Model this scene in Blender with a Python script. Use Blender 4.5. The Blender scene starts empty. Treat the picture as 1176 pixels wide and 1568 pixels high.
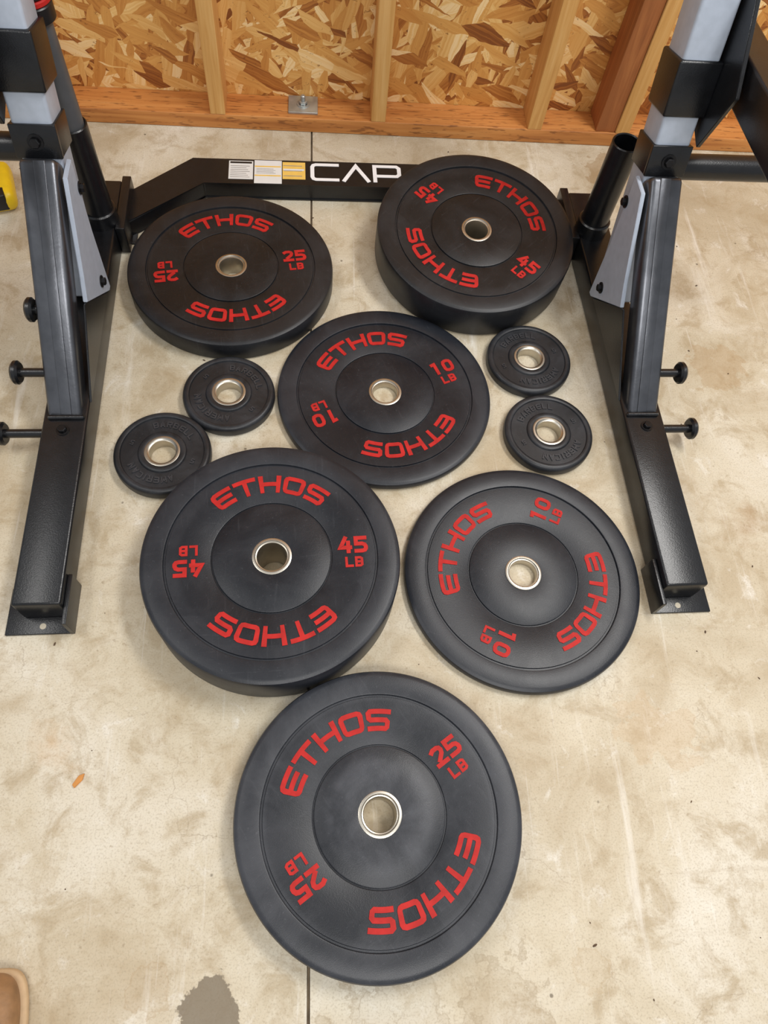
import bpy, bmesh, math, random
from mathutils import Vector, Matrix
random.seed(4)
D=bpy.data; S=bpy.context.scene
S.view_settings.view_transform='Standard'
S.view_settings.look='None'
def srgb(r,g,b):
    f=lambda c:(c/255/12.92 if c/255<=.04045 else ((c/255+.055)/1.055)**2.4)
    return (f(r),f(g),f(b),1)
# ------------------------------------------------------------ node helpers
def newmat(n):
    m=D.materials.new(n); m.use_nodes=True
    nt=m.node_tree; b=nt.nodes['Principled BSDF']; return m,nt,b
def N(nt,t,**k):
    n=nt.nodes.new(t)
    for a,v in k.items(): setattr(n,a,v)
    return n
def L(nt,a,b): nt.links.new(a,b)
def math_(nt,op,a,b=None,clamp=False):
    n=N(nt,'ShaderNodeMath',operation=op); n.use_clamp=clamp
    for i,v in enumerate([a,b]):
        if v is None: continue
        if isinstance(v,(int,float)): n.inputs[i].default_value=v
        else: L(nt,v,n.inputs[i])
    return n.outputs[0]
def mix(nt,f,a,b,mode='MIX'):
    n=N(nt,'ShaderNodeMix',data_type='RGBA',blend_type=mode)
    for s,v in ((n.inputs[0],f),(n.inputs[6],a),(n.inputs[7],b)):
        if isinstance(v,(int,float,tuple)): s.default_value=v
        else: L(nt,v,s)
    return n.outputs[2]
def ramp(nt,fac,stops):
    n=N(nt,'ShaderNodeValToRGB'); e=n.color_ramp.elements
    while len(e)<len(stops): e.new(.5)
    for i,(p,c) in enumerate(stops): e[i].position=p; e[i].color=c
    L(nt,fac,n.inputs[0]); return n.outputs[0]
def noise(nt,vec,scale,detail=4,rough=.5,dist=0):
    n=N(nt,'ShaderNodeTexNoise'); n.inputs['Scale'].default_value=scale
    n.inputs['Detail'].default_value=detail; n.inputs['Roughness'].default_value=rough
    n.inputs['Distortion'].default_value=dist
    if vec is not None: L(nt,vec,n.inputs['Vector'])
    return n.outputs[0]
def coords(nt,scale=(1,1,1),rot=(0,0,0),loc=(0,0,0),src='Object'):
    t=N(nt,'ShaderNodeTexCoord'); m=N(nt,'ShaderNodeMapping')
    m.inputs['Scale'].default_value=scale; m.inputs['Rotation'].default_value=rot; m.inputs['Location'].default_value=loc
    L(nt,t.outputs[src],m.inputs[0]); return m.outputs[0]
def bump(nt,b,h,st,dist=.002):
    n=N(nt,'ShaderNodeBump'); n.inputs['Strength'].default_value=st; n.inputs['Distance'].default_value=dist
    L(nt,h,n.inputs['Height']); L(nt,n.outputs[0],b.inputs['Normal'])
# ------------------------------------------------------------ materials
def simple(n,c,rough=.5,metal=0,var=.12,scale=40,bs=.1,spec=.5):
    m,nt,b=newmat(n); v=coords(nt)
    nz=noise(nt,v,scale)
    dark=tuple(x*(1-var*2) for x in c[:3])+(1,)
    lite=tuple(min(1,x*(1+var)) for x in c[:3])+(1,)
    L(nt,ramp(nt,nz,[(.3,dark),(.7,lite)]),b.inputs['Base Color'])
    b.inputs['Roughness'].default_value=rough; b.inputs['Metallic'].default_value=metal
    b.inputs['Specular IOR Level'].default_value=spec
    bump(nt,b,noise(nt,v,scale*8),bs,.001)
    return m
def rubber(n,dust=.15,dustr=0.1,base=(15,19,27),lite=(88,90,96),rim=.10):
    m,nt,b=newmat(n); v=coords(nt)
    n1=noise(nt,v,9,6,.65,.6)
    sc=noise(nt,coords(nt,(60,6,1),(0,0,.7)),3,3)
    sc2=noise(nt,coords(nt,(7,75,1),(0,0,.3)),3,3)
    sp2=noise(nt,v,230,2,.5)
    f=math_(nt,'MULTIPLY',ramp(nt,n1,[(.42,(0,0,0,1)),(.75,(1,1,1,1))]),dust)
    f=math_(nt,'ADD',f,math_(nt,'MULTIPLY',ramp(nt,sc,[(.62,(0,0,0,1)),(.78,(1,1,1,1))]),.12))
    f=math_(nt,'ADD',f,math_(nt,'MULTIPLY',ramp(nt,sc2,[(.66,(0,0,0,1)),(.78,(1,1,1,1))]),.12))
    f=math_(nt,'ADD',f,math_(nt,'MULTIPLY',ramp(nt,sp2,[(.66,(0,0,0,1)),(.78,(1,1,1,1))]),.22))
    sp=N(nt,'ShaderNodeVectorMath',operation='LENGTH'); L(nt,v,sp.inputs[0])
    n7=noise(nt,v,6,5,.6,.8)
    rm=ramp(nt,sp.outputs['Value'],[(.180,(0,0,0,1)),(.186,(1,1,1,1))])
    f=math_(nt,'ADD',f,math_(nt,'MULTIPLY',math_(nt,'MULTIPLY',rm,ramp(nt,n7,[(.3,(.35,.35,.35,1)),(.7,(1,1,1,1))])),rim))
    if dustr>.1:
        mask=ramp(nt,sp.outputs['Value'],[(.092,(1,1,1,1)),(.104,(0,0,0,1))])
        n2=noise(nt,v,15,6,.62,.7)
        f=math_(nt,'ADD',f,math_(nt,'MULTIPLY',math_(nt,'MULTIPLY',mask,ramp(nt,n2,[(.32,(.1,.1,.1,1)),(.72,(1,1,1,1))])),.48),True)
    L(nt,mix(nt,f,srgb(*base),srgb(*lite)),b.inputs['Base Color'])
    L(nt,math_(nt,'ADD',math_(nt,'MULTIPLY',n1,.25),.28),b.inputs['Roughness'])
    b.inputs['Specular IOR Level'].default_value=.42
    bump(nt,b,noise(nt,v,700,2),.25,.0006)
    return m
M_rub=rubber('bumper_rubber'); M_rubd=rubber('bumper_rubber_dusty',.3,.2,rim=.2)
M_rub45=rubber('bumper_rubber_black',.12,base=(16,17,20),rim=.06)
M_small=rubber('small_plate_rubber',.3,base=(27,28,31))
M_embs=rubber('small_plate_embossing',.3,base=(46,46,49))
M_red=simple('red_raised_lettering',srgb(180,38,34),.58,0,.1,60,.1,.22)
M_hub=simple('hub_steel',srgb(190,184,172),.36,1,.08,30,.05)
M_blk=simple('rack_black_powdercoat',srgb(19,20,23),.28,0,.15,60,.25,.5)
M_brace=simple('rack_brace_painted_sheen',srgb(98,100,105),.33,.85,.12,25,.15)  # black tube; its silver sheen is put into a lighter metallic base colour
M_gry=simple('rack_grey_powdercoat',srgb(172,181,195),.38,0,.04,60,.1)
M_bolt=simple('bolt_dark_steel',srgb(40,40,42),.35,.7,.1,50)
M_zinc=simple('zinc_plate',srgb(185,188,186),.38,.75,.15,25)
M_chrome=simple('barbell_steel',srgb(105,108,112),.45,.5,.08,20)
M_cap=simple('collar_black',srgb(22,22,24),.35)
M_sticker=simple('sticker_white',srgb(222,222,220),.5,0,.02)
M_yellow=simple('sticker_yellow',srgb(232,192,96),.5,0,.04)
M_ink=simple('sticker_ink',srgb(150,144,138),.6,0,.1)
M_white=simple('logo_white',srgb(236,236,238),.5,0,.02)
M_toolY=simple('tool_yellow',srgb(232,196,30),.4,0,.05)
M_leather=simple('boot_leather',srgb(158,118,78),.6,0,.18,30,.4)
M_sole=simple('boot_sole',srgb(205,176,138),.7,0,.1)
M_chip=simple('wood_chip_orange',srgb(205,140,70),.7,0,.1)
M_debris=simple('dark_debris',srgb(88,66,46),.8,0,.2)
M_hole=simple('foot_hole_concrete',srgb(190,180,160),.8,0,.1)

def wood(n,c1,c2,c3,axis='z'):
    m,nt,b=newmat(n)
    sc={'z':(45,45,2.2),'x':(2.2,45,45)}[axis]
    oi=N(nt,'ShaderNodeObjectInfo')
    v=coords(nt,sc); va=N(nt,'ShaderNodeVectorMath',operation='ADD'); L(nt,v,va.inputs[0])
    vs=N(nt,'ShaderNodeVectorMath',operation='SCALE'); vs.inputs[0].default_value=(31,17,13); L(nt,oi.outputs['Random'],vs.inputs['Scale']); L(nt,vs.outputs[0],va.inputs[1])
    n1=noise(nt,va.outputs[0],1.0,5,.6,1.2); n2=noise(nt,va.outputs[0],4,3,.5,.3)
    col=ramp(nt,n1,[(.3,c1),(.5,c2),(.72,c3)])
    col=mix(nt,math_(nt,'MULTIPLY',n2,.35),col,c1)
    vo=N(nt,'ShaderNodeTexVoronoi'); vo.inputs['Scale'].default_value=4.3
    L(nt,coords(nt,{'z':(1.6,1.6,.9),'x':(.9,1.6,1.6)}[axis],loc=(.3,.1,.2)),vo.inputs['Vector'])
    k=ramp(nt,vo.outputs['Distance'],[(.05,(1,1,1,1)),(.1,(0,0,0,1))])
    col=mix(nt,math_(nt,'MULTIPLY',k,.7),col,srgb(120,66,25))
    if axis=='x':
        n6=noise(nt,coords(nt,(28,160,160)),1,2,.5)
        col=mix(nt,ramp(nt,n6,[(.58,(0,0,0,1)),(.66,(.7,.7,.7,1))]),col,srgb(116,66,28))
    L(nt,col,b.inputs['Base Color']); b.inputs['Roughness'].default_value=.6
    bump(nt,b,n1,.25,.002); return m
M_stud=wood('stud_pine',srgb(200,144,76),srgb(220,168,98),srgb(234,190,124))
M_studr=wood('stud_fir_reddish',srgb(140,82,40),srgb(168,102,54),srgb(188,122,68))
M_sill=wood('sill_fir',srgb(166,102,48),srgb(198,132,68),srgb(212,152,88),'x')

def osb():
    m,nt,b=newmat('osb_sheathing')
    base=None; hh=None
    pal=[(0,srgb(128,72,30)),(.12,srgb(166,102,44)),(.3,srgb(196,134,64)),(.6,srgb(214,158,84)),(.85,srgb(232,188,118)),(1,srgb(242,210,156))]
    for i,(ang,sx,sz) in enumerate([(.1,11,26),(1.2,11,34),(-.55,10,36),(.75,11,30),(-1.15,11,38),(.25,10,34),(1.6,12,40),(-.2,12,46),(.95,10,32),(-.8,12,42),(.4,14,52),(1.35,12,44),(-.4,11,38)]):
        t=N(nt,'ShaderNodeTexCoord')
        nz=N(nt,'ShaderNodeTexNoise'); nz.inputs['Scale'].default_value=22; L(nt,t.outputs['Object'],nz.inputs['Vector'])
        wv=N(nt,'ShaderNodeVectorMath',operation='SCALE'); L(nt,nz.outputs['Color'],wv.inputs[0]); wv.inputs['Scale'].default_value=.014
        ad=N(nt,'ShaderNodeVectorMath',operation='ADD'); L(nt,t.outputs['Object'],ad.inputs[0]); L(nt,wv.outputs[0],ad.inputs[1])
        m0=N(nt,'ShaderNodeMapping'); m0.inputs['Rotation'].default_value=(0,ang,0); m0.inputs['Location'].default_value=(i*3.7,0,i*1.9); L(nt,ad.outputs[0],m0.inputs[0])
        m1=N(nt,'ShaderNodeMapping'); m1.inputs['Scale'].default_value=(sx,.0001,sz); L(nt,m0.outputs[0],m1.inputs[0])
        vo=N(nt,'ShaderNodeTexVoronoi'); vo.inputs['Scale'].default_value=1; L(nt,m1.outputs[0],vo.inputs['Vector'])
        sep=N(nt,'ShaderNodeSeparateColor'); L(nt,vo.outputs['Color'],sep.inputs[0])
        m2=N(nt,'ShaderNodeMapping'); m2.inputs['Scale'].default_value=(3,1,120); L(nt,m0.outputs[0],m2.inputs[0])
        gr=noise(nt,m2.outputs[0],2,3)
        fac=math_(nt,'ADD',math_(nt,'MULTIPLY',sep.outputs[0],.95),math_(nt,'MULTIPLY',math_(nt,'SUBTRACT',gr,.45),.55),True)
        c=ramp(nt,fac,pal)
        if base is None: base=c; hh=sep.outputs[1]
        else:
            mk=math_(nt,'GREATER_THAN',sep.outputs[2],.68)
            base=mix(nt,mk,base,c)
            hm=N(nt,'ShaderNodeMix',data_type='FLOAT'); L(nt,mk,hm.inputs[0]); L(nt,hh,hm.inputs[2]); L(nt,sep.outputs[1],hm.inputs[3]); hh=hm.outputs[0]
    g=noise(nt,coords(nt,(60,1,90),(0,.5,0)),1,3,.7,1.5)
    base=mix(nt,ramp(nt,g,[(.64,(0,0,0,1)),(.70,(.7,.7,.7,1))]),base,srgb(112,60,28))
    L(nt,base,b.inputs['Base Color']); b.inputs['Roughness'].default_value=.5
    bump(nt,b,hh,.4,.003); return m
M_osb=osb()

def concrete():
    m,nt,b=newmat('concrete_floor'); v=coords(nt)
    n1=noise(nt,v,2.3,6,.62,.6); n2=noise(nt,v,14,6,.7,.5); n3=noise(nt,v,120,3,.6)
    n8=noise(nt,v,5,5,.68,.8); n9=noise(nt,v,320,2,.6)
    col=ramp(nt,n1,[(.3,srgb(178,164,138)),(.5,srgb(199,188,165)),(.7,srgb(213,206,190))])
    col=mix(nt,ramp(nt,n8,[(.34,(.6,.6,.6,1)),(.50,(0,0,0,1))]),col,srgb(172,154,124))
    col=mix(nt,ramp(nt,n8,[(.56,(0,0,0,1)),(.70,(.5,.5,.5,1))]),col,srgb(218,212,198))
    col=mix(nt,ramp(nt,n2,[(.36,(.7,.7,.7,1)),(.50,(0,0,0,1))]),col,srgb(168,150,120))
    col=mix(nt,ramp(nt,n2,[(.6,(0,0,0,1)),(.72,(.7,.7,.7,1))]),col,srgb(224,220,210))
    col=mix(nt,ramp(nt,n3,[(.62,(0,0,0,1)),(.74,(.5,.5,.5,1))]),col,srgb(140,120,92))
    col=mix(nt,ramp(nt,n9,[(.3,(.4,.4,.4,1)),(.5,(0,0,0,1))]),col,srgb(150,136,112))
    n4=noise(nt,coords(nt,(26,2.2,1),(0,0,.5)),1,5,.7,.3)
    col=mix(nt,ramp(nt,n4,[(.58,(0,0,0,1)),(.72,(.5,.5,.5,1))]),col,srgb(226,222,212))
    n5=noise(nt,coords(nt,(2,30,1),(0,0,.35)),1,5,.7,.3)
    col=mix(nt,ramp(nt,n5,[(.60,(0,0,0,1)),(.75,(.4,.4,.4,1))]),col,srgb(164,146,120))
    n6=noise(nt,coords(nt,(90,3,1),(0,0,-.25),(3,0,0)),1,3,.6,.2)
    col=mix(nt,ramp(nt,n6,[(.66,(0,0,0,1)),(.76,(.4,.4,.4,1))]),col,srgb(228,224,216))
    # hairline crazing
    cz=N(nt,'ShaderNodeTexVoronoi'); cz.feature='DISTANCE_TO_EDGE'; cz.inputs['Scale'].default_value=2.6
    wz=N(nt,'ShaderNodeTexNoise'); wz.inputs['Scale'].default_value=6; wz.inputs['Detail'].default_value=6; L(nt,v,wz.inputs['Vector'])
    ws=N(nt,'ShaderNodeVectorMath',operation='SCALE'); ws.inputs['Scale'].default_value=.35; L(nt,wz.outputs['Color'],ws.inputs[0])
    wa=N(nt,'ShaderNodeVectorMath',operation='ADD'); L(nt,v,wa.inputs[0]); L(nt,ws.outputs[0],wa.inputs[1]); L(nt,wa.outputs[0],cz.inputs['Vector'])
    col=mix(nt,math_(nt,'MULTIPLY',ramp(nt,cz.outputs['Distance'],[(.0,(.5,.5,.5,1)),(.004,(0,0,0,1))]),ramp(nt,n8,[(.45,(0,0,0,1)),(.6,(1,1,1,1))])),col,srgb(140,122,98))
    sp=N(nt,'ShaderNodeTexVoronoi'); sp.inputs['Scale'].default_value=12; L(nt,v,sp.inputs['Vector'])
    col=mix(nt,ramp(nt,sp.outputs['Distance'],[(.022,(.75,.75,.75,1)),(.042,(0,0,0,1))]),col,srgb(92,80,62))
    nd=noise(nt,v,26,4,.6); nd2=noise(nt,v,7,3,.6)
    for (x,y,r,s,c,ring) in [(-.137,-.176,.042,.85,(112,100,82),0),(.14,-.215,.085,.45,(150,132,104),1),(.285,-.205,.075,.45,(150,132,104),1),
        (.426,-.142,.026,.3,(170,144,105),1),(-.225,-.14,.03,.3,(160,130,90),1),(.879,.603,.04,.5,(150,115,70),0),(-.42,.207,.035,.4,(190,150,100),0),(.43,1.06,.03,.3,(150,120,80),0),
        (-.05,.80,.05,.25,(160,140,110),0),(.26,.52,.04,.35,(180,140,85),0),(.6,.2,.06,.25,(185,155,115),0),(.8,1.65,.06,.45,(150,120,80),0),(.92,1.0,.06,.35,(165,135,95),0),(-.45,.02,.07,.25,(170,150,115),1)]:
        vm=N(nt,'ShaderNodeVectorMath',operation='DISTANCE'); L(nt,v,vm.inputs[0]); vm.inputs[1].default_value=(x,y,0)
        d=math_(nt,'ADD',math_(nt,'DIVIDE',vm.outputs['Value'],r),math_(nt,'MULTIPLY',math_(nt,'SUBTRACT',math_(nt,'ADD',nd,nd2),1.0),2.8))
        if ring: st=[(.0,(s*.35,)*3+(1,)),(.42,(s*.35,)*3+(1,)),(.5,(s,)*3+(1,)),(.54,(0,0,0,1))]
        else: st=[(.0,(s,)*3+(1,)),(.47,(s,)*3+(1,)),(.52,(0,0,0,1))]
        if r<.041 and not ring: st=[(.0,(s,)*3+(1,)),(.65,(0,0,0,1))]
        col=mix(nt,ramp(nt,math_(nt,'MULTIPLY',d,.5),st),col,srgb(*c))
    L(nt,col,b.inputs['Base Color'])
    L(nt,math_(nt,'ADD',math_(nt,'MULTIPLY',n2,.3),.38),b.inputs['Roughness'])
    b.inputs['Specular IOR Level'].default_value=.35
    bump(nt,b,math_(nt,'ADD',n2,math_(nt,'MULTIPLY',n3,.3)),.15,.002)
    return m
M_conc=concrete()
M_joint=simple('control_joint_dirt',srgb(128,112,90),.9,0,.2)

# ------------------------------------------------------------ mesh helpers
def mkobj(name,bm,mats,parent=None,smooth=35,loc=None,rot=None):
    me=D.meshes.new(name); bmesh.ops.recalc_face_normals(bm,faces=bm.faces)
    bm.to_mesh(me); bm.free()
    for m in (mats if isinstance(mats,list) else [mats]): me.materials.append(m)
    me.polygons.foreach_set('use_smooth',[True]*len(me.polygons))
    me.set_sharp_from_angle(angle=math.radians(35))
    o=D.objects.new(name,me); S.collection.objects.link(o)
    if parent: o.parent=parent
    if loc: o.location=loc
    if rot: o.rotation_euler=rot
    return o
def empty(name,loc=(0,0,0),rot=(0,0,0)):
    o=D.objects.new(name,None); o.location=loc; o.rotation_euler=rot; o.empty_display_size=.1
    S.collection.objects.link(o); return o
def bm_box(bm,x0,x1,y0,y1,z0,z1,bev=0):
    r=bmesh.ops.create_cube(bm,size=1)
    for v in r['verts']:
        v.co=Vector(((x0+x1)/2+v.co.x*(x1-x0),(y0+y1)/2+v.co.y*(y1-y0),(z0+z1)/2+v.co.z*(z1-z0)))
    if bev:
        es=list({e for v in r['verts'] for e in v.link_edges})
        bmesh.ops.bevel(bm,geom=es,offset=bev,segments=3,affect='EDGES',profile=.5)
def box(name,b,mat,parent=None,bev=.003):
    bm=bmesh.new(); bm_box(bm,*b,bev=bev); return mkobj(name,bm,mat,parent)
def beam(name,p0,p1,w,d,mat,parent=None,bev=.006,up=(1,0,0)):
    p0=Vector(p0);p1=Vector(p1);z=(p1-p0);ln=z.length;z.normalize()
    x=Vector(up);x=(x-z*x.dot(z)).normalized();y=z.cross(x)
    bm=bmesh.new(); bm_box(bm,-w/2,w/2,-d/2,d/2,0,ln,bev)
    M=Matrix((x,y,z)).transposed().to_4x4(); M.translation=p0
    bm.transform(M); return mkobj(name,bm,mat,parent)
def lathe_bm(bm,prof,seg=96,closed=True):
    rings=[]
    for (r,z) in prof:
        rings.append([bm.verts.new((r*math.cos(2*math.pi*i/seg),r*math.sin(2*math.pi*i/seg),z)) for i in range(seg)])
    n=len(prof)
    for k in range(n if closed else n-1):
        a=rings[k];b=rings[(k+1)%n]
        for i in range(seg): bm.faces.new((a[i],a[(i+1)%seg],b[(i+1)%seg],b[i]))
def orient(bm,p0,p1):
    z=(Vector(p1)-Vector(p0)).normalized()
    q=Vector((0,0,1)).rotation_difference(z); M=q.to_matrix().to_4x4(); M.translation=Vector(p0); bm.transform(M)
def rod(name,p0,p1,r,mat,parent=None,seg=32,bev=.002,inner=0):
    ln=(Vector(p1)-Vector(p0)).length; bm=bmesh.new()
    if inner: pr=[(inner,0),(r-bev,0),(r,bev),(r,ln-bev),(r-bev,ln),(inner+bev,ln),(inner,ln-bev)]; lathe_bm(bm,pr,seg)
    else:
        pr=[(.0001,0),(r-bev,0),(r,bev),(r,ln-bev),(r-bev,ln),(.0001,ln)]; lathe_bm(bm,pr,seg,False)
    orient(bm,p0,p1); return mkobj(name,bm,mat,parent)
def bolt(name,p,nrm,parent,r=.009,mat=None):
    nrm=Vector(nrm).normalized(); p=Vector(p)
    bm=bmesh.new(); lathe_bm(bm,[(.0001,0),(r*1.5,0),(r*1.5,.002),(r*1.0,.002),(r*1.0,.002)],24,False)
    lathe_bm(bm,[(r,.002),(r,.008),(r*.85,.009),(.0001,.009)],6,False)
    orient(bm,p,p+nrm); return mkobj(name,bm,mat or M_bolt,parent)
def prism(name,pts,axis,a0,a1,mat,parent=None,bev=.001):
    bm=bmesh.new()
    def P(p,a): return (a,p[0],p[1]) if axis=='x' else ((p[0],a,p[1]) if axis=='y' else (p[0],p[1],a))
    A=[bm.verts.new(P(p,a0)) for p in pts];B=[bm.verts.new(P(p,a1)) for p in pts]
    bm.faces.new(A);bm.faces.new(B[::-1]);n=len(pts)
    for i in range(n): bm.faces.new((A[i],A[(i+1)%n],B[(i+1)%n],B[i]))
    if bev: bmesh.ops.bevel(bm,geom=list(bm.edges),offset=bev,segments=2,affect='EDGES')
    return mkobj(name,bm,mat,parent)

# ------------------------------------------------------------ stroke lettering
def glyph(c,w,s):
    a=s/2;b=w-s/2;t=1-s/2;m=.5;ch=.14
    def rr(x0,x1,y0,y1,ch=ch): return [(x0+ch,y1),(x1-ch,y1),(x1-ch*.3,y1-ch*.3),(x1,y1-ch),(x1,y0+ch),(x1-ch*.3,y0+ch*.3),(x1-ch,y0),(x0+ch,y0),(x0+ch*.3,y0+ch*.3),(x0,y0+ch),(x0,y1-ch),(x0+ch*.3,y1-ch*.3)]
    G={'E':[([(w,t),(a+ch,t),(a+ch*.3,t-ch*.3),(a,t-ch),(a,a+ch),(a+ch*.3,a+ch*.3),(a+ch,a),(w,a)],0),([(s,m),(w*.94,m)],0)],
     'T':[([(0,t),(w,t)],0),([(w/2,1-s),(w/2,0)],0)],
     'H':[([(a,0),(a,1)],0),([(b,0),(b,1)],0),([(s,m),(w-s,m)],0)],
     'O':[(rr(a,b,a,t),1)],'0':[(rr(a,b,a,t,.2),1)],
     'S':[([(w,t),(a+ch*.6,t),(a,t-ch*.6),(a,m+ch*.6),(a+ch*.6,m),(b-ch*.6,m),(b,m-ch*.6),(b,a+ch*.6),(b-ch*.6,a),(0,a)],0)],
     '5':[([(w*.95,t),(a,t),(a,m+.04),(b-.2,m+.04),(b-.06,m-.02),(b,m-.14),(b,a+.14),(b-.06,a+.04),(b-.2,a),(0,a)],0)],
     '2':[([(a*.5,t-.12),(a+.14,t),(b-.16,t),(b-.04,t-.06),(b,t-.18),(b-.05,m+.06),(a+.12,a+.12)],0),([(0,a),(w,a)],0)],
     '1':[([(w*.12,t-.05),(w*.5,t),(w*.5,0)],0)],
     '4':[([(w*.58,1),(a,.34),(w,.34)],0),([(b-.1,.34+a),(b-.1,.75)],0),([(b-.1,.34-a),(b-.1,0)],0)],
     'L':[([(a,1),(a,a),(w,a)],0)],
     'B':[([(a,t),(b-ch,t),(b,t-ch*.7),(b,a+ch*.7),(b-ch,a),(a,a)],1),([(s,m),(w-s,m)],0)],
     'C':[([(w,t),(a+ch,t),(a+ch*.3,t-ch*.3),(a,t-ch),(a,a+ch),(a+ch*.3,a+ch*.3),(a+ch,a),(w,a)],0)],
     'V':[([(a*.8,0),(w/2,1-a*1.3),(w-a*.8,0)],0)],
     'A':[([(a*.8,0),(w/2,1-a*1.3),(w-a*.8,0)],0),([(w*.32,.3),(w*.68,.3)],0)],
     'P':[([(a,0),(a,t),(b-ch*.7,t),(b,t-ch*.7),(b,.36+ch*.7),(b-ch*.7,.36),(s,.36)],0)],
     'M':[([(a,0),(a,t),(w/2,.45),(b,t),(b,0)],0)],
     'R':[([(a,0),(a,t),(b,t),(b,.5),(s,.5)],0),([(w*.55,.5-a),(b,0)],0)],
     'I':[([(w/2,0),(w/2,1)],0)],'N':[([(a,0),(a,t),(b,a),(b,1)],0)],}
    return G[c]
def stroke(pts,closed,s):
    P=[Vector((p[0],p[1])) for p in pts]; n=len(P); R=[]
    segs=n if closed else n-1
    for i in range(segs):
        a=P[i];b=P[(i+1)%n];k=max(1,int((b-a).length/.16))
        for j in range(k): R.append(a.lerp(b,j/k))
    if not closed: R.append(P[-1])
    m=len(R);Lf=[];Rt=[]
    for i in range(m):
        d0=(R[i]-R[i-1]).normalized() if (closed or i>0) else None
        d1=(R[(i+1)%m]-R[i]).normalized() if (closed or i<m-1) else None
        if d0 is None:d0=d1
        if d1 is None:d1=d0
        n0=Vector((-d0.y,d0.x));n1=Vector((-d1.y,d1.x));q=(n0+n1).normalized();k=min(1/max(q.dot(n0),.3),2.2)
        Lf.append(R[i]+q*(s/2*k));Rt.append(R[i]-q*(s/2*k))
    return Lf,Rt
def text_bm(bm,txt,h,cw,gap,s,fn,z0,z1):
    ws=[cw*(.55 if c=='I' else (.3 if c==' ' else 1)) for c in txt]
    tot=sum(ws)+gap*(len(txt)-1);u=-tot/2;k=0
    for c,w in zip(txt,ws):
        if c!=' ':
            for pts,cl in glyph(c,w,s):
                Lf,Rt=stroke(pts,cl,s);k+=1;zt=z1+.00004*(k%3)
                def mk(p,z): x,y=fn((u+p.x)*h,p.y*h); return bm.verts.new((x,y,z))
                LT=[mk(p,zt) for p in Lf];RT=[mk(p,zt) for p in Rt];LB=[mk(p,z0) for p in Lf];RB=[mk(p,z0) for p in Rt]
                m=len(LT)
                for i in range(m if cl else m-1):
                    j=(i+1)%m
                    for f in ((LT[i],RT[i],RT[j],LT[j]),(LT[i],LT[j],LB[j],LB[i]),(RT[j],RT[i],RB[i],RB[j])):
                        bm.faces.new(f)
                if not cl:
                    bm.faces.new((LT[0],LB[0],RB[0],RT[0]))
                    bm.faces.new((RT[-1],RB[-1],LB[-1],LT[-1]))
        u+=w+gap

# ------------------------------------------------------------ plates
def bumper(name,x,y,t,ang,num,mat,z=0,tilt=0):
    R=.225
    o=empty(name,(x,y,z)); o.rotation_euler=(tilt,0,0)
    g=.0035; e=.006
    prof=[(.034,0),(R-e,0),(R-.002,.002),(R,e),(R,t-e-.001),(R-.002,t-.0028),(R-e,t-.001),(R-.010,t),
          (.187,t),(.1855,t-.0005),(.1845,t-g-.001),(.1815,t-g-.001),(.1805,t-.002),
          (.106,t-.002),(.105,t-.0025),(.1045,t-g-.001),(.1025,t-g-.001),(.102,t-.0015),(.1005,t-.0008),(.036,t-.0008),(.034,t-.0012)]
    bm=bmesh.new(); lathe_bm(bm,prof,160); mkobj('rubber_body',bm,mat,o,rot=(0,0,ang))
    bm=bmesh.new(); lathe_bm(bm,[(.0255,.001),(.0342,.001),(.0342,t),(.0325,t+.0006),(.030,t+.0006),(.0285,t-.0015),(.0265,t-.002),(.0255,t-.004)],96)
    mkobj('steel_hub',bm,M_hub,o)
    bm=bmesh.new(); zt=t-.002
    for k in range(2):
        base=math.pi/2+k*math.pi
        def arc(u,v,base=base): 
            a=base-u/.1435; r=.126+v; return r*math.cos(a),r*math.sin(a)
        text_bm(bm,'ETHOS',.0352,1.10,.15,.225,arc,zt-.001,zt+.0012)
        sg=1 if k==0 else -1
        text_bm(bm,num,.032,.76,.11,.225,lambda u,v,sg=sg:(sg*(.1425+u),sg*(-.002+v)),zt-.001,zt+.0012)
        text_bm(bm,'LB',.0195,.74,.14,.23,lambda u,v,sg=sg:(sg*(.1425+u),sg*(-.0285+v)),zt-.001,zt+.0012)
    mkobj('red_lettering',bm,M_red,o,rot=(0,0,ang))
    return o
rad=math.radians
T10,T25,T45=.021,.05,.09
bumper('bumper_plate_25lb',-.176,1.217,T25,rad(9),'25',M_rub45)
bumper('bumper_plate_45lb',.373,1.297,T45-.003,rad(-46),'45',M_rub45,z=.0240,tilt=.1050)
bumper('bumper_plate_10lb',.156,.901,T10,rad(22.7),'10',M_rub)
bumper('bumper_plate_45lb.001',-.065,.498,T45,rad(3),'45',M_rub)
bumper('bumper_plate_10lb.001',.399,.490,T10,rad(63),'10',M_rub)
bumper('bumper_plate_25lb.001',.110,.079,T25,rad(34),'25',M_rubd)
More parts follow.
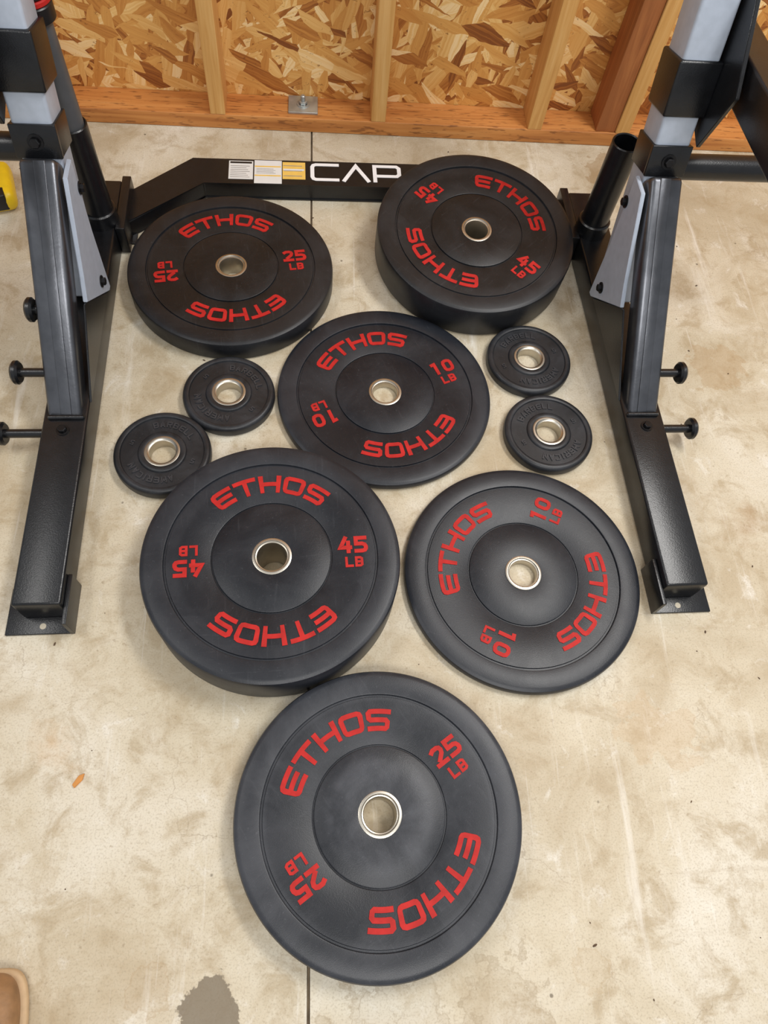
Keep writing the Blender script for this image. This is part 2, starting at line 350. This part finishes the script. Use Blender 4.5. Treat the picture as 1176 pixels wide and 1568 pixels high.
def small_plate(name,x,y,ang):
    o=empty(name,(x,y,0));R=.0935;t=.026
    prof=[(.034,0),(R-.006,0),(R-.001,.003),(R,.008),(R,t-.008),(R-.001,t-.004),(R-.004,t-.001),(R-.007,t),(.083,t),(.0805,t-.001),(.079,t-.004),(.047,t-.004),(.0455,t-.001),(.044,t),(.036,t),(.034,t-.001)]
    bm=bmesh.new(); lathe_bm(bm,prof,112); mkobj('rubber_body',bm,M_small,o,rot=(0,0,ang))
    bm=bmesh.new()
    for k,w in enumerate(['AMERICAN','BARBELL']):
        base=math.pi/2+k*math.pi
        def arc(u,v,base=base):
            a=base-u/.063;r=.0565+v;return r*math.cos(a),r*math.sin(a)
        text_bm(bm,w,.0135,.78,.2,.2,arc,t-.0045,t-.0020)
    for k in (0,1):
        sg=1-2*k
        text_bm(bm,'5',.011,.7,.2,.2,lambda u,v,sg=sg:(sg*(.063+u),sg*(-.005+v)),t-.0045,t-.0020)
    mkobj('embossed_text',bm,M_embs,o,rot=(0,0,ang))
    bm=bmesh.new(); lathe_bm(bm,[(.0255,.001),(.0342,.001),(.0342,t),(.0325,t+.0006),(.030,t+.0004),(.028,t-.002),(.0255,t-.003)],80)
    mkobj('steel_hub',bm,M_hub,o)
small_plate('small_weight_plate',.478,.995,rad(200))
small_plate('small_weight_plate.001',.494,.804,rad(205))
small_plate('small_weight_plate.002',-.167,.892,rad(140))
small_plate('small_weight_plate.003',-.287,.749,rad(160))

# ------------------------------------------------------------ room shell
bm=bmesh.new(); X0,X1,Ya,Yb=-2.6,2.9,-1.8,1.85
pr=[(X0,0),(-.0024,0),(-.0012,-.006),(.0012,-.006),(.0024,0),(X1,0),(X1,-.1),(X0,-.1)]
A=[bm.verts.new((x,Ya,z)) for x,z in pr];B=[bm.verts.new((x,Yb,z)) for x,z in pr];n=len(pr)
for i in range(n):
    f=bm.faces.new((A[i],A[(i+1)%n],B[(i+1)%n],B[i]))
    if i in (1,2,3): f.material_index=1
bm.faces.new(A[::-1]);bm.faces.new(B)
mkobj('floor',bm,[M_conc,M_joint])
box('wall_back',(X0,X1,1.836,1.85,0,2.5),M_osb,bev=0)
fr=empty('trim_1')
box('sill_plate',(X0,X1,1.747,1.8355,.0005,.038),M_sill,fr,.002)
box('top_plate',(X0,X1,1.747,1.8355,2.462,2.5),M_sill,fr,.002)
for i,x in enumerate([-2.33,-1.92,-1.51,-1.10,-.69,-.257,.154,.571,1.22,1.63,2.04,2.45]):
    box('stud_%d'%i,(x,x+.038,1.747,1.8355,.038,2.462),M_stud,fr,.002)
box('stud_red',(.759,.812,1.752,1.8355,.038,2.462),M_studr,fr,.002)
box('stud_double',(.813,.851,1.747,1.8355,.038,2.462),M_stud,fr,.002)
bp=empty('anchor_bearing_plate',(-.022,1.797,.038))
box('plate',(-.038,.038,-.034,.034,0,.006),M_zinc,bp,.001)
rod('anchor_bolt',(0,0,.006),(0,0,.03),.006,M_zinc,bp,16)
bolt('nut',(0,0,.006),(0,0,1),bp,.011,M_zinc)

# ------------------------------------------------------------ rack
rk=empty('squat_rack',(.117,.402,0),(0,0,.019))
for s,nm in ((1,'right'),(-1,'left')):
    xi,xo=.531,.604; xm=(xi+xo)/2
    xb=.572 if s>0 else .573
    def bx(n,x0,x1,y0,y1,z0,z1,mat=M_blk,bev=.003):
        a,b=sorted((s*x0,s*x1)); return box(n+'_'+nm,(a,b,y0,y1,z0,z1),mat,rk,bev)
    P=lambda x,y,z:(s*x,y,z)
    bx('floor_rail',xi,xo+.008,.030,1.06,.004,.07,bev=.005)
    bx('front_foot_plate',xi-.002,xo+.035,0,.085,0,.005,bev=.001)
    bx('front_foot_tab',xi-.008,xi-.0005,.0,.09,0,.055,bev=.001)
    rod('foot_hole_'+nm,P(xm+.01,.014,.0045),P(xm+.01,.014,.0053),.0055,M_hole,rk,20,.0002)
    bx('rear_foot_plate',xi-.03,xo+.03,.93,1.075,0,.006,bev=.001)
    bx('rear_bracket',xi-.02,xi-.0005,.90,1.07,.004,.074,bev=.002)
    f0=Vector((0,.405,.07));f1=Vector((0,.738,.372));d=(f1-f0).normalized();nn=Vector((0,-d.z,d.y))
    c0=f0-nn*.025-d*.02;c1=f1-nn*.025; wb=.064
    beam('diagonal_brace_'+nm,(s*xb,c0.y,c0.z),(s*xb,c1.y,c1.z),wb,.05,M_brace,rk,.010)
    e0=f0+nn*.0005+d*.004;e1=f1+nn*.0005-d*.004
    beam('brace_rib_'+nm,(s*(xb-.004),e0.y,e0.z),(s*(xb-.004),e1.y,e1.z),.020,.003,M_brace,rk,.0013)
    w=f0+nn*.001
    rod('weld_'+nm,P(xi+.004,w.y-.002,w.z+.002),P(xo-.002,w.y-.002,w.z+.002),.005,M_blk,rk,12)
    bolt('rail_bolt_'+nm,P(xm+.005,.375,.07),(0,0,1),rk,.008)
    u=Vector((0,.2669,.9637)); nf=Vector((0,-.9637,.2669))
    xu=xm+.006
    q=lambda z:Vector((s*xu,.720+.277*(z-.07),z))
    wU=.068
    beam('upright_'+nm,q(.078),q(1.85),wU,.074,M_gry,rk,.006)
    a,b=sorted((s*(xi-.004),s*(xi+.004)))
    prism('upright_side_plate_'+nm,[(.733,.060),(.600,.168),(.630,.204),(.722,.345),(.772,.345),(.752,.20),(.745,.060)],'x',a,b,M_gry,rk)
    c=q(.372)
    beam('brace_bracket_'+nm,c+nf*.0385-u*.028,c+nf*.0385+u*.028,wU+.010,.008,M_blk,rk,.001)
    beam('brace_bracket_wrap_'+nm,c-u*.028,c+u*.028,wU+.009,.078,M_blk,rk,.002)
    bolt('bracket_bolt_'+nm,c+nf*.043,nf,rk,.009)
    for y,z in ((.705,.115),(.765,.29)):
        bolt('side_bolt_%s_%d'%(nm,z*100),(s*(xi-.004),y,z),(-s,0,0),rk,.008)
        bolt('side_bolt_out_%s_%d'%(nm,z*100),(s*(xu+.034),y+.02,z),(s,0,0),rk,.008)
    a,b=sorted((s*(xi-.003),s*(xi+.001)))
    prism('gusset_'+nm,[(.44,.066),(.722,.066),(.598,.168),(.588,.174)],'x',a,b,M_blk,rk)
    pegs=[(.385,.045,.075),(.475,.115,.042)] if s>0 else [(.385,.045,.085),(.475,.115,.048),(.565,.185,.012)]
    for i,(y,z,l) in enumerate(pegs):
        rod('peg_%s_%d'%(nm,i),P(xo-.005,y,z),P(xo+l,y,z),.0085,M_blk,rk,20)
        rod('peg_knob_%s_%d'%(nm,i),P(xo+l-.004,y,z),P(xo+l+.010,y,z),.0225,M_blk,rk,32,.004)
    c=q(.345)
    rod('storage_peg_'+nm,P(xo-.005,c.y+.005,c.z),P(xo+.27,c.y+.005,c.z),.024,M_blk,rk,40,.002)
    hx,hy=.562,.93
    rod('holder_collar_'+nm,P(hx,hy,.06),P(hx,hy,.105),.037,M_blk,rk,40,.003,inner=.0275)
    rod('bar_holder_tube_'+nm,P(hx,hy,.07),P(hx,hy,.302),.0315,M_blk,rk,48,.002,inner=.0272)
    c=q(.490)
    beam('jhook_sleeve_'+nm,c-u*.045,c+u*.045,wU+.012,.088,M_blk,rk,.004)
    c=q(.475)
    a,b=sorted((s*(xo+.008),s*(xo+.016)))
    prism('safety_side_plate_'+nm,[(c.y-.07,c.z-.06),(c.y+.05,c.z-.02),(c.y+.06,c.z+.18),(c.y-.02,c.z+.18),(c.y-.11,c.z+.06)],'x',a,b,M_blk,rk)
    beam('safety_arm_'+nm,P(xo+.050,c.y+.06,c.z+.060),P(xo+.050,c.y-.44,c.z+.080),.055,.075,M_blk,rk,.005)
# rear crossbar with angled ends (plan polygon)
yf=1.092;dp=.086;zb=.046
pts=[(-.533,.935),(-.352,yf),(.352,yf),(.533,.935),(.533,1.045),(.382,yf+dp),(-.382,yf+dp),(-.533,1.045)]
prism('rear_crossbar',pts,'z',.002,zb,M_blk,rk,.003)
zs=zb+.0004; ox=.018
def sticker(x0,x1,y0,y1,mat,n,z=zs): box(n,(x0+ox,x1+ox,y0,y1,z-.0003,z+.0003),mat,rk,0)
sticker(-.312,-.254,yf+.012,yf+.076,M_sticker,'label_1')
sticker(-.251,-.185,yf-.001,yf+.080,M_sticker,'label_2')
sticker(-.183,-.128,yf+.016,yf+.076,M_yellow,'label_3')
for i in range(7): sticker(-.308,-.262-.004*(i%3),yf+.018+i*.0065,yf+.0195+i*.0065,M_ink,'label_text_a%d'%i,zs+.0004)
sticker(-.309,-.257,yf+.067,yf+.073,M_cap,'label_head',zs+.0004)
for i in range(2): sticker(-.250,-.187,yf+.024+i*.032,yf+.028+i*.032,M_yellow,'label_text_b%d'%i,zs+.0004)
for i in range(4): sticker(-.246,-.200-.005*(i%2),yf+.034+i*.005,yf+.035+i*.005,M_ink,'label_text_d%d'%i,zs+.0004)
for i in range(3): sticker(-.181,-.136,yf+.026+i*.018,yf+.028+i*.018,M_ink,'label_text_c%d'%i,zs+.0004)
sticker(-.181,-.131,yf+.046,yf+.052,M_sticker,'label_band',zs+.0003)
bm=bmesh.new(); text_bm(bm,'CVP',.062,1.10,.1,.15,lambda u,v:(-.004+ox+u*1.03,yf+.013+v),zb-.0005,zb+.0008)
mkobj('crossbar_logo',bm,M_white,rk)

# ------------------------------------------------------------ barbell in left holder
Rz=Matrix.Rotation(.019,3,'Z'); hp=Rz@Vector((-.562,.93,0))+Vector((.117,.402,0))
bb=empty('barbell',(hp.x,hp.y,.074))
rod('sleeve_lower',(0,0,0),(0,0,.42),.0262,M_chrome,bb,40)
rod('collar_lower',(0,0,.42),(0,0,.450),.036,M_cap,bb,40,.003)
rod('collar_band',(0,0,.45),(0,0,.460),.0365,M_red,bb,40,.002)
rod('collar_cap',(0,0,.460),(0,0,.485),.036,M_cap,bb,40,.003)
rod('shaft',(0,0,.48),(0,0,1.75),.014,M_chrome,bb,32)
rod('collar_upper',(0,0,1.75),(0,0,1.79),.037,M_cap,bb,40,.003)
rod('sleeve_upper',(0,0,1.79),(0,0,2.2),.0248,M_chrome,bb,40)

# ------------------------------------------------------------ small stuff
tp=empty('tape_measure',(-.747,1.462,0),(0,0,.3))
bm=bmesh.new(); bm_box(bm,-.055,.055,-.065,.065,0,.05,.018); mkobj('case',bm,M_toolY,tp)
box('grip',(-.03,.035,-.0655,-.035,.01,.0515),M_cap,tp,.004)
rod('dial',(-.01,.012,.049),(-.01,.012,.052),.026,M_cap,tp,32)
wc=empty('wood_chip',(-.366,.150,0),(0,0,.95))
prism('sliver',[(-.012,-.003),(.004,-.005),(.013,-.001),(.006,.004),(-.010,.003)],'z',.0002,.004,M_chip,wc,.0005)
bm=bmesh.new()
for i in range(90):
    x=random.uniform(-.8,1.05);y=random.uniform(-.2,1.7);r_=random.uniform(.0008,.0019)
    if any((x-cx)**2+(y-cy)**2<(R_+.006)**2 for cx,cy,R_ in [(-.176,1.217,.225),(.373,1.297,.225),(.156,.901,.225),(-.065,.498,.225),(.399,.49,.225),(.11,.079,.225),(.478,.995,.094),(.494,.804,.094),(-.167,.892,.094),(-.287,.749,.094)]): continue
    g=bmesh.ops.create_icosphere(bm,subdivisions=1,radius=r_)
    a_=random.uniform(0,3.14);st=random.uniform(.8,2.6)
    for v in g['verts']:
        X_=v.co.x*st;Y_=v.co.y;v.co=Vector((x+X_*math.cos(a_)-Y_*math.sin(a_),y+X_*math.sin(a_)+Y_*math.cos(a_),max(.0003,v.co.z*.6+r_*.5)))
mkobj('floor_grit',bm,M_debris)

bt=empty('work_boot',(-.437,-.104,0),(0,0,.05))
def loft(secs,mat,name):
    bm=bmesh.new();rings=[];n=24
    for (y,hw,z0,z1,pw) in secs:
        rg=[]
        for i in range(n):
            a=2*math.pi*i/n;c,s_=math.cos(a),math.sin(a)
            x=hw*math.copysign(abs(c)**pw,c);z=(z0+z1)/2+(z1-z0)/2*math.copysign(abs(s_)**pw,s_)
            rg.append(bm.verts.new((x,y,z)))
        rings.append(rg)
    for a,b in zip(rings,rings[1:]):
        for i in range(n): bm.faces.new((a[i],a[(i+1)%n],b[(i+1)%n],b[i]))
    bm.faces.new(rings[0]);bm.faces.new(rings[-1][::-1])
    o=mkobj(name,bm,mat,bt); o.modifiers.new('s','SUBSURF').levels=1; o.modifiers['s'].render_levels=2
loft([(0,.012,.018,.035,.8),(-.006,.028,.016,.048,.8),(-.02,.040,.014,.06,.8),(-.05,.047,.014,.068,.8),(-.1,.047,.014,.08,.8),(-.15,.042,.014,.10,.8),(-.19,.038,.014,.16,.8),(-.24,.037,.014,.19,.8),(-.285,.030,.014,.19,.8),(-.295,.01,.03,.17,.8)],M_leather,'upper')
loft([(.004,.02,0,.018,.5),(-.006,.037,0,.02,.5),(-.03,.046,0,.02,.5),(-.08,.050,0,.02,.5),(-.15,.043,0,.02,.5),(-.22,.041,0,.022,.5),(-.28,.036,0,.022,.5),(-.30,.015,0,.022,.5)],M_sole,'sole')

# ------------------------------------------------------------ light
W=D.worlds.new('world');S.world=W;W.use_nodes=True
bg=W.node_tree.nodes['Background'];bg.inputs[0].default_value=(.93,.96,1,1);bg.inputs[1].default_value=.50
def area(n,loc,tgt,sx,sy,e,c):
    l=D.lights.new(n,'AREA');l.shape='RECTANGLE';l.size=sx;l.size_y=sy;l.energy=e;l.color=c
    o=D.objects.new(n,l);S.collection.objects.link(o);o.location=loc
    o.rotation_euler=(Vector(tgt)-Vector(loc)).to_track_quat('-Z','Y').to_euler();return o
area('ceiling_light',(1.3,.9,2.6),(.4,.6,0),1.2,.4,46,(1,.975,.94))
area('ceiling_light.001',(.3,-1.1,2.6),(.2,.4,0),1.6,.5,39,(1,.98,.95))
area('ceiling_light.002',(-1.4,.6,2.6),(-.2,.7,0),.8,.4,12,(1,.98,.95))

# ------------------------------------------------------------ camera
cd=D.cameras.new('camera');cam=D.objects.new('camera',cd);S.collection.objects.link(cam)
yaw,th,ro=.2016,1.0976,.1783
d=Vector((math.sin(yaw)*math.cos(th),math.cos(yaw)*math.cos(th),-math.sin(th)))
r0=Vector((math.cos(yaw),-math.sin(yaw),0));u0=r0.cross(d)
r=math.cos(ro)*r0+math.sin(ro)*u0;u=-math.sin(ro)*r0+math.cos(ro)*u0
M=Matrix((r,u,-d)).transposed().to_4x4();M.translation=Vector((.0152,0,1.2528));cam.matrix_world=M
cd.sensor_fit='VERTICAL';cd.sensor_height=24;cd.lens=24*1101.0/1568;cd.clip_start=.02
S.camera=cam
